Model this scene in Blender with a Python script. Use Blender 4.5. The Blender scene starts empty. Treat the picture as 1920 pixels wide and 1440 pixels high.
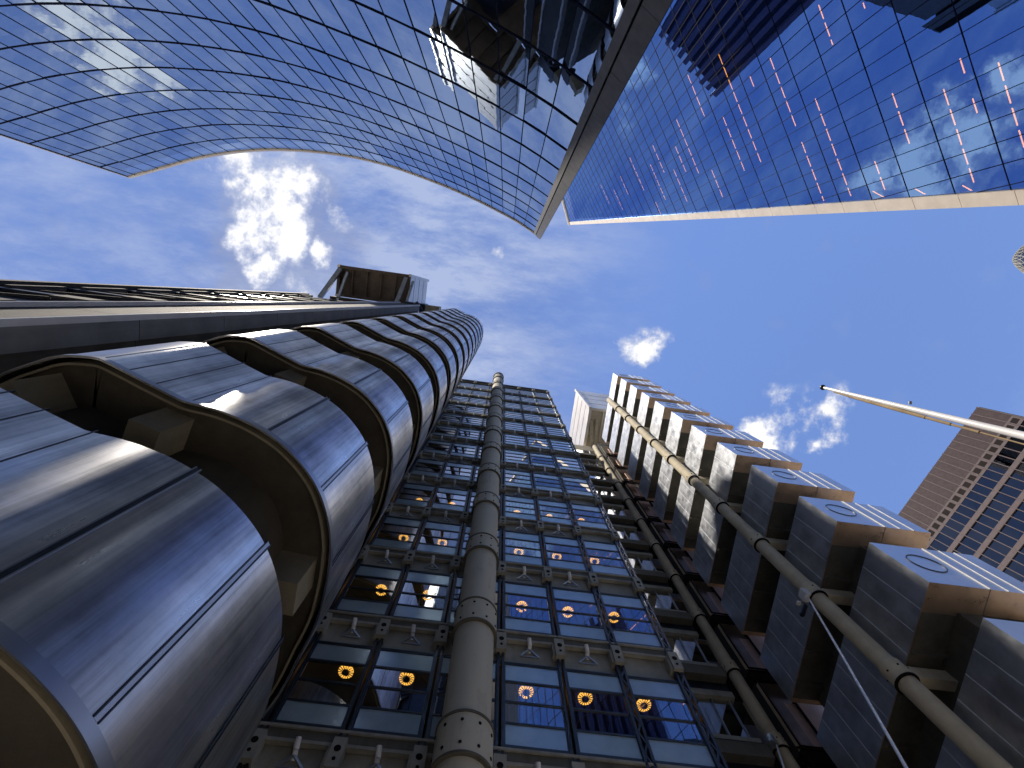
import bpy, math, random
from mathutils import Vector, Matrix, noise
random.seed(7)
sc = bpy.context.scene
col = sc.collection
EYE = 1.6          # eye height; heights below are measured from the eye

# ------------------------------------------------------------ node helpers
def newmat(name):
    m = bpy.data.materials.new(name); m.use_nodes = True
    nt = m.node_tree
    for n in list(nt.nodes): nt.nodes.remove(n)
    out = nt.nodes.new('ShaderNodeOutputMaterial')
    return m, nt, out
def N(nt, typ, **kw):
    n = nt.nodes.new(typ)
    for k, v in kw.items():
        if k.startswith('i_'):
            n.inputs[k[2:].replace('_', ' ')].default_value = v
        else: setattr(n, k, v)
    return n
def L(nt, a, b): nt.links.new(a, b)
def coords(nt, scale=(1, 1, 1)):
    tc = N(nt, 'ShaderNodeTexCoord'); mp = N(nt, 'ShaderNodeMapping')
    mp.inputs['Scale'].default_value = scale
    L(nt, tc.outputs['Object'], mp.inputs['Vector'])
    return mp.outputs['Vector']
def ramp(nt, fac, stops):
    r = N(nt, 'ShaderNodeValToRGB')
    els = r.color_ramp.elements
    while len(els) < len(stops): els.new(0.5)
    for e, (p, c) in zip(els, stops):
        e.position = p; e.color = (c[0], c[1], c[2], 1)
    L(nt, fac, r.inputs['Fac']); return r.outputs['Color']
def nz(nt, vec, scale, detail=6, rough=.6):
    n = N(nt, 'ShaderNodeTexNoise'); n.inputs['Scale'].default_value = scale
    n.inputs['Detail'].default_value = detail; n.inputs['Roughness'].default_value = rough
    L(nt, vec, n.inputs['Vector']); return n.outputs['Fac']
def bump(nt, h, strength, dist=.02):
    b = N(nt, 'ShaderNodeBump'); b.inputs['Strength'].default_value = strength
    b.inputs['Distance'].default_value = dist
    L(nt, h, b.inputs['Height']); return b.outputs['Normal']

def mat_concrete(name, c0, c1, rough=.85, stain=.5):
    m, nt, out = newmat(name)
    p = N(nt, 'ShaderNodeBsdfPrincipled')
    v = coords(nt); vs = coords(nt, (3, 3, .35))
    a = nz(nt, v, 1.1, 8, .65); s = nz(nt, vs, 1.5, 6, .7)
    mx = N(nt, 'ShaderNodeMath', operation='ADD'); L(nt, a, mx.inputs[0])
    ms = N(nt, 'ShaderNodeMath', operation='MULTIPLY'); L(nt, s, ms.inputs[0]); ms.inputs[1].default_value = stain
    L(nt, ms.outputs[0], mx.inputs[1])
    c = ramp(nt, mx.outputs[0], [(.45, c0), (.95, c1)])
    L(nt, c, p.inputs['Base Color']); p.inputs['Roughness'].default_value = rough
    L(nt, bump(nt, nz(nt, v, 28, 5, .7), .35), p.inputs['Normal'])
    L(nt, p.outputs[0], out.inputs[0]); return m

def mat_metal(name, c0, c1, r0=.16, r1=.34, streak=(26, 26, .5), bstr=.05, wave=.0, metallic=1.0, aniso=0):
    # aniso > 0: horizontal brushing, reflections smear up and down
    m, nt, out = newmat(name)
    p = N(nt, 'ShaderNodeBsdfPrincipled'); p.inputs['Metallic'].default_value = metallic
    v = coords(nt, streak); vb = coords(nt)
    s = nz(nt, v, 1, 5, .65); big = nz(nt, vb, .55, 4, .6)
    mx = N(nt, 'ShaderNodeMath', operation='MULTIPLY_ADD')
    L(nt, s, mx.inputs[0]); mx.inputs[1].default_value = .55; L(nt, big, mx.inputs[2])
    L(nt, ramp(nt, mx.outputs[0], [(.5, c0), (1.0, c1)]), p.inputs['Base Color'])
    mr = N(nt, 'ShaderNodeMapRange'); mr.inputs['From Min'].default_value = .3; mr.inputs['From Max'].default_value = .7
    mr.inputs['To Min'].default_value = r0; mr.inputs['To Max'].default_value = r1
    L(nt, s, mr.inputs['Value']); L(nt, mr.outputs[0], p.inputs['Roughness'])
    h = N(nt, 'ShaderNodeMath', operation='MULTIPLY_ADD')
    L(nt, s, h.inputs[0]); h.inputs[1].default_value = .25
    wv = nz(nt, vb, .9, 2, .5)
    w2 = N(nt, 'ShaderNodeMath', operation='MULTIPLY'); L(nt, wv, w2.inputs[0]); w2.inputs[1].default_value = wave
    L(nt, w2.outputs[0], h.inputs[2])
    if bstr: L(nt, bump(nt, h.outputs[0], bstr, .05), p.inputs['Normal'])
    if aniso:
        tg = N(nt, 'ShaderNodeTangent'); tg.direction_type = 'RADIAL'; tg.axis = 'Z'
        L(nt, tg.outputs[0], p.inputs['Tangent']); p.inputs['Anisotropic'].default_value = aniso; p.inputs['Anisotropic Rotation'].default_value = .25
    L(nt, p.outputs[0], out.inputs[0]); return m

def mat_glass(name, gcol, tcol, base=.5, ior=1.6, rough=.008, wave=.05):
    m, nt, out = newmat(name)
    g = N(nt, 'ShaderNodeBsdfGlossy'); g.inputs['Color'].default_value = (*gcol, 1); g.inputs['Roughness'].default_value = rough
    t = N(nt, 'ShaderNodeBsdfTransparent'); t.inputs['Color'].default_value = (*tcol, 1)
    fr = N(nt, 'ShaderNodeFresnel'); fr.inputs['IOR'].default_value = ior
    mr = N(nt, 'ShaderNodeMapRange'); mr.inputs['From Min'].default_value = 0; mr.inputs['From Max'].default_value = 1
    mr.inputs['To Min'].default_value = base; mr.inputs['To Max'].default_value = 1
    L(nt, fr.outputs[0], mr.inputs['Value'])
    mix = N(nt, 'ShaderNodeMixShader'); L(nt, mr.outputs[0], mix.inputs[0])
    L(nt, t.outputs[0], mix.inputs[1]); L(nt, g.outputs[0], mix.inputs[2])
    v = coords(nt)
    b = bump(nt, nz(nt, v, .8, 2, .5), wave, .05)
    L(nt, b, g.inputs['Normal'])
    L(nt, mix.outputs[0], out.inputs[0]); return m

def mat_emit(name, c, s):
    m, nt, out = newmat(name); e = N(nt, 'ShaderNodeEmission')
    e.inputs['Color'].default_value = (*c, 1); e.inputs['Strength'].default_value = s
    L(nt, e.outputs[0], out.inputs[0]); return m
def mat_flat(name, c, rough=.6, metallic=0, var=.25, spec=.5):
    m, nt, out = newmat(name); p = N(nt, 'ShaderNodeBsdfPrincipled')
    v = coords(nt); a = nz(nt, v, 2.2, 5, .6)
    lo = tuple(x*(1-var) for x in c); hi = tuple(min(1, x*(1+var)) for x in c)
    L(nt, ramp(nt, a, [(.3, lo), (.7, hi)]), p.inputs['Base Color'])
    p.inputs['Specular IOR Level'].default_value = spec
    p.inputs['Roughness'].default_value = rough; p.inputs['Metallic'].default_value = metallic
    L(nt, p.outputs[0], out.inputs[0]); return m

M = {}
M['concrete'] = mat_concrete('pale_concrete', (.17, .165, .14), (.34, .325, .28))
M['concrete_dark'] = mat_concrete('dark_concrete', (.055, .050, .040), (.13, .12, .095))
M['concrete_warm'] = mat_concrete('buff_concrete', (.27, .235, .165), (.45, .40, .29))
M['soffit'] = mat_concrete('soffit_concrete', (.12, .11, .08), (.22, .20, .15))
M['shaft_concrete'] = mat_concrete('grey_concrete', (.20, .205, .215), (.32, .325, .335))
M['shaft_side'] = mat_concrete('darkened_concrete', (.05, .052, .056), (.085, .088, .095))  # shade of the shaft's front put into the colour; also the wing's concrete
M['slender'] = mat_concrete('buff_column', (.40, .345, .235), (.62, .55, .40))
M['lit_pink'] = mat_metal('pink_lit_panel', (.50, .34, .27), (.72, .52, .42), .3, .45, (1, 1, 1), .02, .3, .5)  # pink of sunlight and reflections on the panels, put into the colour
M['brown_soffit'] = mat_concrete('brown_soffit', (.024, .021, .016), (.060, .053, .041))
M['fin'] = mat_flat('mauve_fin', (.22, .14, .19), .5, .2, .15)
M['concrete_col'] = mat_concrete('column_concrete', (.24, .225, .18), (.46, .435, .36), stain=1.0)
def mk_steel():
    m, nt, out = newmat('brushed_stainless'); p = N(nt, 'ShaderNodeBsdfPrincipled'); p.inputs['Metallic'].default_value = 1
    s1 = nz(nt, coords(nt, (2.0, 2.0, .10)), 1, 7, .70); s2 = nz(nt, coords(nt, (24, 24, .35)), 1, 4, .6); s3 = nz(nt, coords(nt), .8, 6, .65)
    def ma(x, k, y):
        n_ = N(nt, 'ShaderNodeMath', operation='MULTIPLY_ADD'); L(nt, x, n_.inputs[0]); n_.inputs[1].default_value = k; L(nt, y, n_.inputs[2]); return n_.outputs[0]
    z0 = N(nt, 'ShaderNodeMath', operation='MULTIPLY'); L(nt, s3, z0.inputs[0]); z0.inputs[1].default_value = .45
    v = ma(s1, .75, ma(s2, .22, z0.outputs[0]))
    L(nt, ramp(nt, v, [(.54, (.24, .25, .27)), (.70, (.60, .60, .61)), (.86, (.97, .95, .93))]), p.inputs['Base Color'])  # grime streaks, with dark and bright reflections also worked into the colour
    mr = N(nt, 'ShaderNodeMapRange'); mr.inputs['From Min'].default_value = .5; mr.inputs['From Max'].default_value = .9
    mr.inputs['To Min'].default_value = .42; mr.inputs['To Max'].default_value = .24; L(nt, v, mr.inputs['Value']); L(nt, mr.outputs[0], p.inputs['Roughness'])
    # gentle oil-canning of the sheets
    w1 = nz(nt, coords(nt, (1.6, 1.6, .5)), 1, 2, .5); L(nt, bump(nt, w1, .22, .03), p.inputs['Normal'])
    tg = N(nt, 'ShaderNodeTangent'); tg.direction_type = 'RADIAL'; tg.axis = 'Z'
    L(nt, tg.outputs[0], p.inputs['Tangent']); p.inputs['Anisotropic'].default_value = .6; p.inputs['Anisotropic Rotation'].default_value = .25
    L(nt, p.outputs[0], out.inputs[0]); return m
M['steel'] = mk_steel()
M['steel_trim'] = mat_metal('stainless_trim', (.36, .38, .43), (.46, .48, .53), .35, .4, (1, 1, 1), 0, 0, 1.0, .5)
M['pod_side'] = mat_metal('pod_cladding', (.32, .35, .40), (.62, .65, .71), .34, .50, (2.2, 2.2, 2.2), .05, .5, .9)
M['pod_front'] = mat_metal('pod_front_cladding', (.42, .45, .50), (.60, .63, .69), .30, .42, (1, 1, 1), .01, .1)
M['pod_under'] = mat_metal('pod_soffit', (.42, .30, .20), (.64, .46, .31), .25, .40, (3, 3, 3), .03, .4, .75)  # warm light bounced onto the undersides is put into the metal colour
M['seam'] = mat_flat('bright_seam', (.52, .55, .60), .5, .2, .1)
M['panel_metal'] = mat_metal('polished_panel', (.55, .52, .52), (.78, .70, .66), .08, .2, (1, 1, 1), .03, .5)
M['frame'] = mat_flat('dark_frame', (.030, .040, .058), .38, .5, .3)
M['frame_light'] = mat_flat('grey_frame', (.30, .33, .37), .4, .6, .2)
M['dark'] = mat_flat('dark_void', (.012, .014, .016), .9)
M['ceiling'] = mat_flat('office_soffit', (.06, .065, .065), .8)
M['office_glass'] = mat_glass('office_glass', (1.0, 1.0, 1.0), (.62, .68, .72), .46, 2.0, .012, .04)
M['frost'] = None
M['willis_glass'] = mat_glass('curved_tower_glass', (.56, .66, .80), (.35, .42, .50), .66, 1.6, .006, .05)
M['scalpel_glass'] = mat_glass('slanted_tower_glass', (.24, .43, .84), (.60, .60, .62), .56, 1.6, .006, .03)
M['mullion'] = mat_flat('mullion_black', (.008, .012, .030), .85, 0, .2, .1)
M['band_grey'] = mat_flat('corner_cladding', (.15, .15, .155), .7, 0, .15, .15)
M['band_pale'] = mat_metal('edge_cladding', (.56, .48, .38), (.68, .60, .48), .45, .55, (1, 1, 1), .01, 0, .1)
M['pod_joint'] = mat_flat('pale_joint', (.66, .66, .68), .6, 0, .1)
M['white'] = mat_flat('white_paint', (.72, .72, .74), .35, 0, .08)
M['blind'] = mat_flat('blind_fabric', (.55, .56, .58), .9, 0, .1)
M['louvre_metal'] = mat_metal('plant_cladding', (.50, .47, .42), (.66, .63, .58), .32, .48, (1, 1, 6), .05, .2, .6)
M['plant_under'] = mat_concrete('rusty_soffit', (.05, .04, .03), (.13, .10, .075))
M['brown_panel'] = mat_flat('brown_cladding', (.052, .037, .041), .7, 0, .25, .1)
M['brown_frame'] = mat_flat('buff_mullion', (.115, .093, .095), .7, 0, .12, .1)
M['brown_glass'] = mat_glass('grey_tower_glass', (.24, .25, .27), (.05, .05, .06), .35, 1.6, .02, .1)
M['lamp'] = mat_emit('lamp_yellow', (1.0, .46, .07), 2.2)
M['lamp_core'] = mat_flat('lamp_core', (.02, .02, .02), .5)
M['light_strip'] = mat_emit('light_strip', (1.0, .40, .07), 2.2)
M['rope'] = mat_flat('rope', (.30, .22, .12), .9)
M['asphalt'] = mat_flat('asphalt', (.055, .053, .05), .9, 0, .3)
M['paving'] = mat_concrete('paving_stone', (.40, .36, .31), (.55, .50, .44))
M['black_rubber'] = mat_flat('black_joint', (.010, .007, .007), .8, 0, .2, .1)
def mk_frost():
    m, nt, out = newmat('frosted_glass'); p = N(nt, 'ShaderNodeBsdfPrincipled')
    v = coords(nt); a = nz(nt, v, 1.3, 4, .6)
    L(nt, ramp(nt, a, [(.3, (.34, .45, .52)), (.7, (.46, .58, .66))]), p.inputs['Base Color'])
    p.inputs['Roughness'].default_value = .22; p.inputs['Metallic'].default_value = .45
    L(nt, p.outputs[0], out.inputs[0]); return m
M['frost'] = mk_frost()

# ------------------------------------------------------------ mesh builder
class MB:
    def __init__(s): s.v = []; s.f = []; s.mi = []
    def quad(s, a, b, c, d, m=0):
        i = len(s.v); s.v += [a, b, c, d]; s.f.append((i, i+1, i+2, i+3)); s.mi.append(m)
    def poly(s, pts, m=0):
        i = len(s.v); s.v += list(pts); s.f.append(tuple(range(i, i+len(pts)))); s.mi.append(m)
    def box(s, x0, x1, y0, y1, z0, z1, m=0, fm=None):
        i = len(s.v)
        s.v += [(x0,y0,z0),(x1,y0,z0),(x1,y1,z0),(x0,y1,z0),(x0,y0,z1),(x1,y0,z1),(x1,y1,z1),(x0,y1,z1)]
        fs = [(3,2,1,0),(4,5,6,7),(0,1,5,4),(1,2,6,5),(2,3,7,6),(3,0,4,7)]  # bottom, top, -y, +x, +y, -x
        for k, q in enumerate(fs):
            s.f.append(tuple(i+j for j in q)); s.mi.append(fm[k] if fm else m)
    def bar(s, a, b, w, d=None, m=0, up=(0,0,1)):
        a = Vector(a); b = Vector(b); d = d or w
        t = (b-a).normalized(); u = Vector(up)
        if abs(t.dot(u)) > .95: u = Vector((1,0,0))
        n1 = t.cross(u).normalized(); n2 = n1.cross(t)
        i = len(s.v)
        for p in (a, b):
            for sx, sy in ((-1,-1),(1,-1),(1,1),(-1,1)):
                s.v.append(tuple(p + n1*sx*w/2 + n2*sy*d/2))
        for q in ((0,1,2,3),(7,6,5,4),(0,4,5,1),(1,5,6,2),(2,6,7,3),(3,7,4,0)):
            s.f.append(tuple(i+j for j in q)); s.mi.append(m)
    def tube(s, a, b, r0, r1=None, n=20, m=0, caps=True):
        r1 = r0 if r1 is None else r1
        a = Vector(a); b = Vector(b); t = (b-a).normalized()
        u = Vector((0,0,1)) if abs(t.z) < .95 else Vector((1,0,0))
        n1 = t.cross(u).normalized(); n2 = n1.cross(t); i = len(s.v)
        for p, r in ((a, r0), (b, r1)):
            for k in range(n):
                th = 2*math.pi*k/n
                s.v.append(tuple(p + n1*math.cos(th)*r + n2*math.sin(th)*r))
        for k in range(n):
            k2 = (k+1) % n
            s.f.append((i+k, i+k2, i+n+k2, i+n+k)); s.mi.append(m)
        if caps:
            s.f.append(tuple(i+k for k in range(n))[::-1]); s.mi.append(m)
            s.f.append(tuple(i+n+k for k in range(n))); s.mi.append(m)
    def ring(s, c, r0, r1, z0, z1, n=28, m=0):       # vertical-axis hollow ring
        i = len(s.v)
        for z in (z0, z1):
            for r in (r0, r1):
                for k in range(n):
                    th = 2*math.pi*k/n
                    s.v.append((c[0]+r*math.cos(th), c[1]+r*math.sin(th), z))
        def idx(zz, rr, k): return i + (zz*2+rr)*n + (k % n)
        for k in range(n):
            s.f.append((idx(0,0,k), idx(0,0,k+1), idx(0,1,k+1), idx(0,1,k))); s.mi.append(m)
            s.f.append((idx(1,0,k), idx(1,1,k), idx(1,1,k+1), idx(1,0,k+1))); s.mi.append(m)
            s.f.append((idx(0,1,k), idx(0,1,k+1), idx(1,1,k+1), idx(1,1,k))); s.mi.append(m)
            s.f.append((idx(0,0,k), idx(1,0,k), idx(1,0,k+1), idx(0,0,k+1))); s.mi.append(m)
    def ribbon(s, outer, inner, z0, z1, closed=True, m=0, mo=None):   # wall between two plan curves
        n = len(outer); i = len(s.v)
        for z in (z0, z1):
            s.v += [(p[0], p[1], z) for p in outer]; s.v += [(p[0], p[1], z) for p in inner]
        rng = range(n if closed else n-1)
        for k in rng:
            k2 = (k+1) % n
            o0, o1, i0, i1 = i+k, i+k2, i+n+k, i+n+k2
            O0, O1, I0, I1 = o0+2*n, o1+2*n, i0+2*n, i1+2*n
            s.f.append((o0, o1, O1, O0)); s.mi.append(m if mo is None else mo)
            s.f.append((i0, I0, I1, i1)); s.mi.append(m)
            s.f.append((o0, i0, i1, o1)); s.mi.append(m)
            s.f.append((O0, O1, I1, I0)); s.mi.append(m)
        if not closed:
            for k in (0, n-1):
                s.f.append((i+k, i+n+k, i+3*n+k, i+2*n+k)); s.mi.append(m)
    def prism(s, pts, z0, z1, m=0, mb=None):
        n = len(pts); i = len(s.v)
        s.v += [(p[0], p[1], z0) for p in pts] + [(p[0], p[1], z1) for p in pts]
        s.f.append(tuple(range(i+n-1, i-1, -1))); s.mi.append(m if mb is None else mb)
        s.f.append(tuple(range(i+n, i+2*n))); s.mi.append(m)
        for k in range(n):
            k2 = (k+1) % n
            s.f.append((i+k, i+k2, i+n+k2, i+n+k)); s.mi.append(m)
    def build(s, name, mats, parent=None, smooth=None):
        me = bpy.data.meshes.new(name)
        me.from_pydata([(x, y, z+EYE) for x, y, z in s.v], [], s.f); me.update()
        for m in (mats if isinstance(mats, (list, tuple)) else [mats]): me.materials.append(m)
        me.polygons.foreach_set('material_index', s.mi)
        o = bpy.data.objects.new(name, me); col.objects.link(o)
        if smooth:
            me.polygons.foreach_set('use_smooth', [True]*len(me.polygons))
            me.update()
            try: me.set_sharp_from_angle(angle=math.radians(smooth))
            except Exception: pass
        if parent is not None: attach(o, parent)
        return o
ORIG = {}
def attach(o, parent):
    o.parent = parent
    r = ORIG.get(parent.name, Vector((0,0,0)))
    o.matrix_parent_inverse = Matrix.Translation(-r)
    ORIG[o.name] = Vector((0,0,0)) if parent.type != 'EMPTY' else Vector((0,0,0))
def tag(o, label=None, cat=None, group=None, kind=None):
    if label: o['label'] = label
    if cat: o['category'] = cat
    if group: o['group'] = group
    if kind: o['kind'] = kind
    return o
def thing(name, label, cat, loc, group=None):
    o = bpy.data.objects.new(name, None); col.objects.link(o)
    o.empty_display_size = .5
    o.location = (loc[0], loc[1], loc[2]+EYE); ORIG[o.name] = Vector(o.location)
    return tag(o, label, cat, group)
def dup(o, dz=0, dx=0, dy=0, parent=None):
    c = o.copy(); col.objects.link(c)
    c.location = Vector(o.location) + Vector((dx, dy, dz))
    if parent is not None: c.parent = parent
    return c
def dup_tree(o, dz=0, dx=0, dy=0):
    c = dup(o, dz, dx, dy)
    for ch in [q for q in o.children]:
        pi = ch.matrix_parent_inverse.copy()
        d = ch.copy(); col.objects.link(d); d.parent = c; d.matrix_parent_inverse = pi
    return c

def catmull(pts, sub=6, closed=False):
    n = len(pts); out = []
    rng = range(n if closed else n-1)
    for i in rng:
        g = lambda k: pts[k % n] if closed else pts[max(0, min(n-1, k))]
        p0, p1, p2, p3 = g(i-1), g(i), g(i+1), g(i+2)
        for j in range(sub):
            t = j/sub; t2 = t*t; t3 = t2*t
            out.append(tuple(.5*((2*p1[a]) + (-p0[a]+p2[a])*t + (2*p0[a]-5*p1[a]+4*p2[a]-p3[a])*t2 + (-p0[a]+3*p1[a]-3*p2[a]+p3[a])*t3) for a in (0, 1)))
    if not closed: out.append(pts[-1])
    return out
def offset(curve, d, closed=True):      # positive = to the left of travel
    n = len(curve); out = []
    for i in range(n):
        a = curve[(i-1) % n] if closed or i > 0 else curve[i]
        b = curve[(i+1) % n] if closed or i < n-1 else curve[i]
        t = Vector((b[0]-a[0], b[1]-a[1])).normalized()
        out.append((curve[i][0]-t.y*d, curve[i][1]+t.x*d))
    return out

P41 = 4.1
GROUND = -EYE

# ============================================================ ground
g = MB(); g.quad((-900,-900,GROUND),(900,-900,GROUND),(900,900,GROUND),(-900,900,GROUND))
tag(g.build('ground', M['paving']), kind='structure')
g = MB(); g.box(-120, 120, -4.6, -.6, GROUND+.0, GROUND+.004)
tag(g.build('road', M['asphalt']), kind='structure')
g = MB(); g.box(-120, 120, -.6, -.45, GROUND-.05, GROUND+.12); 
tag(g.build('kerb', M['concrete']), kind='structure')
g = MB(); g.box(-120, 120, -.45, 60, GROUND-.05, GROUND+.115)
tag(g.build('pavement', M['paving']), kind='structure')

# ============================================================ office block with the window bays
office = thing('office_block', 'dark metal and glass office facade of stacked window bays behind the big round concrete column', 'building', (.3, 13, GROUND))
BX = [-5.8, -4.05, -2.3, -.55, 1.2, 2.95, 4.7, 6.45]      # bay lines
# body
b = MB()
b.box(-9.5, 6.45, 12.9, 15.6, GROUND, 58.9, 0)
b.build('core_wall', M['dark'], office)
b = MB(); b.box(6.35, 6.44, 10.5, 12.9, GROUND, 58.8, 0); b.build('side_wall', M['frame'], office)
b = MB(); b.box(-9.4, 6.5, 9.8, 15.8, 59.0, 59.35); b.build('roof', M['frame'], office)
# slab and edge beam, one per floor
s = MB()
s.box(-9.3, 6.62, 9.955, 10.06, 9.46, 9.72, 0)           # channel web
s.box(-9.3, 6.62, 9.91, 10.06, 9.72, 9.79, 1)           # bright lip
s.box(-9.3, 6.62, 9.93, 10.06, 9.38, 9.46, 1)
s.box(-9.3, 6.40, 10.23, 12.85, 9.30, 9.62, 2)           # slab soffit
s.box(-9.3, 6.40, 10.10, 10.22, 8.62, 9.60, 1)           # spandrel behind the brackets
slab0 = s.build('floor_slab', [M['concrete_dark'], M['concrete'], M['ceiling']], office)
for k in range(-1, 13):
    if k == 0: continue
    dup(slab0, P41*k)
slab0.name = 'floor_slab'
# brackets (node blocks with a bolt hole)
bk = MB()
X0 = 1.2
bk.box(X0-.145, X0+.145, 9.80, 10.09, 8.80, 9.50, 0)
bk.box(X0-.22, X0-.149, 9.87, 10.09, 8.84, 9.34, 0)
bk.tube((X0, 9.785, 9.22), (X0, 9.81, 9.22), .075, n=12, m=1)
bk.tube((X0, 9.785, 8.98), (X0, 9.81, 8.98), .04, n=10, m=1)
br0 = bk.build('bracket', [M['concrete'], M['black_rubber']], office)
for k in range(-1, 13):
    for x in BX[1:]:
        if k == 0 and x == 1.2: continue
        dup(br0, P41*k, x-X0)
# vertical mullion posts
for x in BX:
    mb = MB()
    if x in (4.7, 6.45):
        mb.box(x-.13, x-.06, 9.91, 10.06, GROUND, 59.0, 0)
        mb.box(x+.06, x+.13, 9.91, 10.06, GROUND, 59.0, 0)
        z = 4.0
        while z < 58.5:
            mb.bar((x-.06, 9.93, z), (x+.06, 9.93, z+.30), .035, .05, 0)
            mb.bar((x+.06, 9.93, z+.30), (x-.06, 9.93, z+.60), .035, .05, 0); z += .6
    else:
        mb.box(x-.10, x-.035, 9.93, 10.05, GROUND, 59.0, 0)
        mb.box(x+.035, x+.10, 9.93, 10.05, GROUND, 59.0, 0)
    mb.build('mullion', M['frame'], office)
# window of one bay: frame with panes
def window_frame(xa, xb, h0):
    f = MB(); y0, y1 = 9.955, 10.04
    for a, c in ((h0+.0, .09), (h0+.67, .055), (h0+1.33, .05), (h0+2.01, .055), (h0+2.66, .04)):
        f.box(xa+.10, xb-.10, y0, y1, a, a+c, 0)
    f.box(xa+.10, xb-.10, y0-.01, y1+.01, h0+2.70, h0+2.74, 0)
    f.box(xa+.10, xa+.14, y0+.004, y1-.004, h0+.10, h0+2.66, 0)
    f.box(xb-.14, xb-.10, y0+.004, y1-.004, h0+.10, h0+2.66, 0)
    return f
W0 = 9.82      # foot of the first storey's window
xa, xb = 1.2, 2.95
win0 = window_frame(xa, xb, W0).build('window', M['frame'], office)
fr = MB()
fr.quad((xa+.12, 9.98, W0+.08), (xb-.12, 9.98, W0+.08), (xb-.12, 9.98, W0+.68), (xa+.12, 9.98, W0+.68))
pl0 = fr.build('frosted_pane', M['frost'], win0)
fr = MB()
fr.quad((xa+.12, 9.98, W0+2.05), (xb-.12, 9.98, W0+2.05), (xb-.12, 9.98, W0+2.68), (xa+.12, 9.98, W0+2.68))
pu0 = fr.build('frosted_pane', M['frost'], win0)
fr = MB()
fr.quad((xa+.12, 9.985, W0+.70), (xb-.12, 9.985, W0+.70), (xb-.12, 9.985, W0+1.34), (xa+.12, 9.985, W0+1.34))
fr.quad((xa+.12, 9.985, W0+1.38), (xb-.12, 9.985, W0+1.38), (xb-.12, 9.985, W0+2.02), (xa+.12, 9.985, W0+2.02))
pc0 = fr.build('clear_pane', M['office_glass'], win0)
for q in (pl0, pu0, pc0):
    q.parent = win0; q.matrix_parent_inverse = Matrix.Identity(4)
bays = list(zip(BX[:-1], BX[1:]))
for k in range(-1, 12):
    for (a, c) in bays:
        if k == 0 and a == 1.2: continue
        w = dup(win0, P41*k, a-1.2)
        for q in (pl0, pu0, pc0):
            e = q.copy(); col.objects.link(e); e.parent = w; e.matrix_parent_inverse = Matrix.Identity(4)
# white air nozzles with their triangular brackets
nzb = MB(); xm = 2.07; hz = 9.28
nzb.tube((xm, 10.12, hz-.14), (xm, 9.96, hz-.04), .06, .06, 14, 0)
nzb.tube((xm, 9.96, hz-.04), (xm-.02, 9.86, hz+.16), .065, .06, 14, 0)
nzb.bar((xm, 10.02, hz-.12), (xm-.27, 10.08, hz-.36), .05, .05, 1)
nzb.bar((xm, 10.02, hz-.12), (xm+.27, 10.08, hz-.36), .05, .05, 1)
nzb.bar((xm-.27, 10.08, hz-.36), (xm+.27, 10.08, hz-.36), .04, .04, 1)
nz0 = nzb.build('air_nozzle', [M['white'], M['frame_light']], office, smooth=40)
for k in range(-1, 12):
    for dx in (-5.25, -3.5, 0, 1.75):
        if k == 0 and dx == 0: continue
        dup(nz0, P41*k, dx)
# round concrete column in front of the facade, with clamps at every floor
cb = MB(); CX, CY, CR = .36, 9.22, .55
cb.tube((CX, CY, GROUND), (CX, CY, 60.2), CR, n=48)
column = cb.build('round_column', M['concrete_col'], office, smooth=40)
cc = MB(); z = 8.30
cc.ring((CX, CY), CR+.002, CR+.065, z, z+.98, 48, 0)
cc.ring((CX, CY), CR+.004, CR+.09, z-.03, z+.03, 48, 1)
cc.ring((CX, CY), CR+.004, CR+.09, z+.95, z+1.01, 48, 1)
for th in range(0, 360, 36):
    for zz in (z+.22, z+.76):
        r = math.radians(th+8); d = Vector((math.cos(r), math.sin(r), 0)); c0 = Vector((CX, CY, zz))
        cc.tube(c0+d*(CR+.04), c0+d*(CR+.082), .035, n=8, m=2)
cc.box(CX-.5, CX+.5, CY+.40, 9.9, z+.2, z+.8, 0)
clamp0 = cc.build('column_clamp', [M['concrete_col'], M['concrete_dark'], M['black_rubber']], column, smooth=40)
clamp0.matrix_parent_inverse = Matrix.Identity(4)
for k in range(-1, 13):
    if k: dup(clamp0, P41*k)
cb = MB(); cb.tube((CX, CY, 60.2), (CX, CY, 60.5), CR+.10, CR+.10, 48); cb.tube((CX, CY, 60.5), (CX, CY, 60.9), CR+.1, .25, 48)
q = cb.build('column_cap', M['concrete_dark'], column, smooth=30); q.matrix_parent_inverse = Matrix.Identity(4)

# recessed rear wall with blinds, between the block and the slender column
RY = 15.8; wb0 = 12.9
r = MB(); r.box(6.5, 13.2, RY+.5, RY+.7, GROUND, 58.0, 0); r.build('rear_wall', M['dark'], office)
s = MB()
s.box(6.5, 12.25, RY-.28, RY-.06, wb0-.26, wb0-.06, 1)
s.box(6.5, 12.25, RY-.06, RY+.45, wb0-.30, wb0, 2)
s.box(6.5, 12.25, RY-.50, RY+.45, wb0-1.12, wb0-.55, 0)
s.box(6.5, 12.25, RY-.20, RY+.45, wb0-2.02, wb0-1.70, 1)
s.box(6.5, 12.25, RY-.10, RY+.45, wb0-1.70, wb0-1.12, 3)
rs0 = s.build('rear_floor_beam', [M['concrete_dark'], M['concrete'], M['frame_light'], M['frame']], office)
for k in range(-1, 11):
    if k: dup(rs0, P41*k)
w = MB()
for x in (7.1, 7.92, 8.74, 9.56, 10.38, 11.2, 12.02, 12.84):
    w.box(x-.03, x+.03, RY-.05, RY+.03, wb0, wb0+2.08, 0)
rw0 = w.build('rear_window', M['frame_light'], office)
w = MB(); w.quad((6.5, RY, wb0), (13.1, RY, wb0), (13.1, RY, wb0+2.08), (6.5, RY, wb0+2.08))
rg0 = w.build('clear_pane', M['office_glass'], rw0); rg0.matrix_parent_inverse = Matrix.Identity(4)
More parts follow.
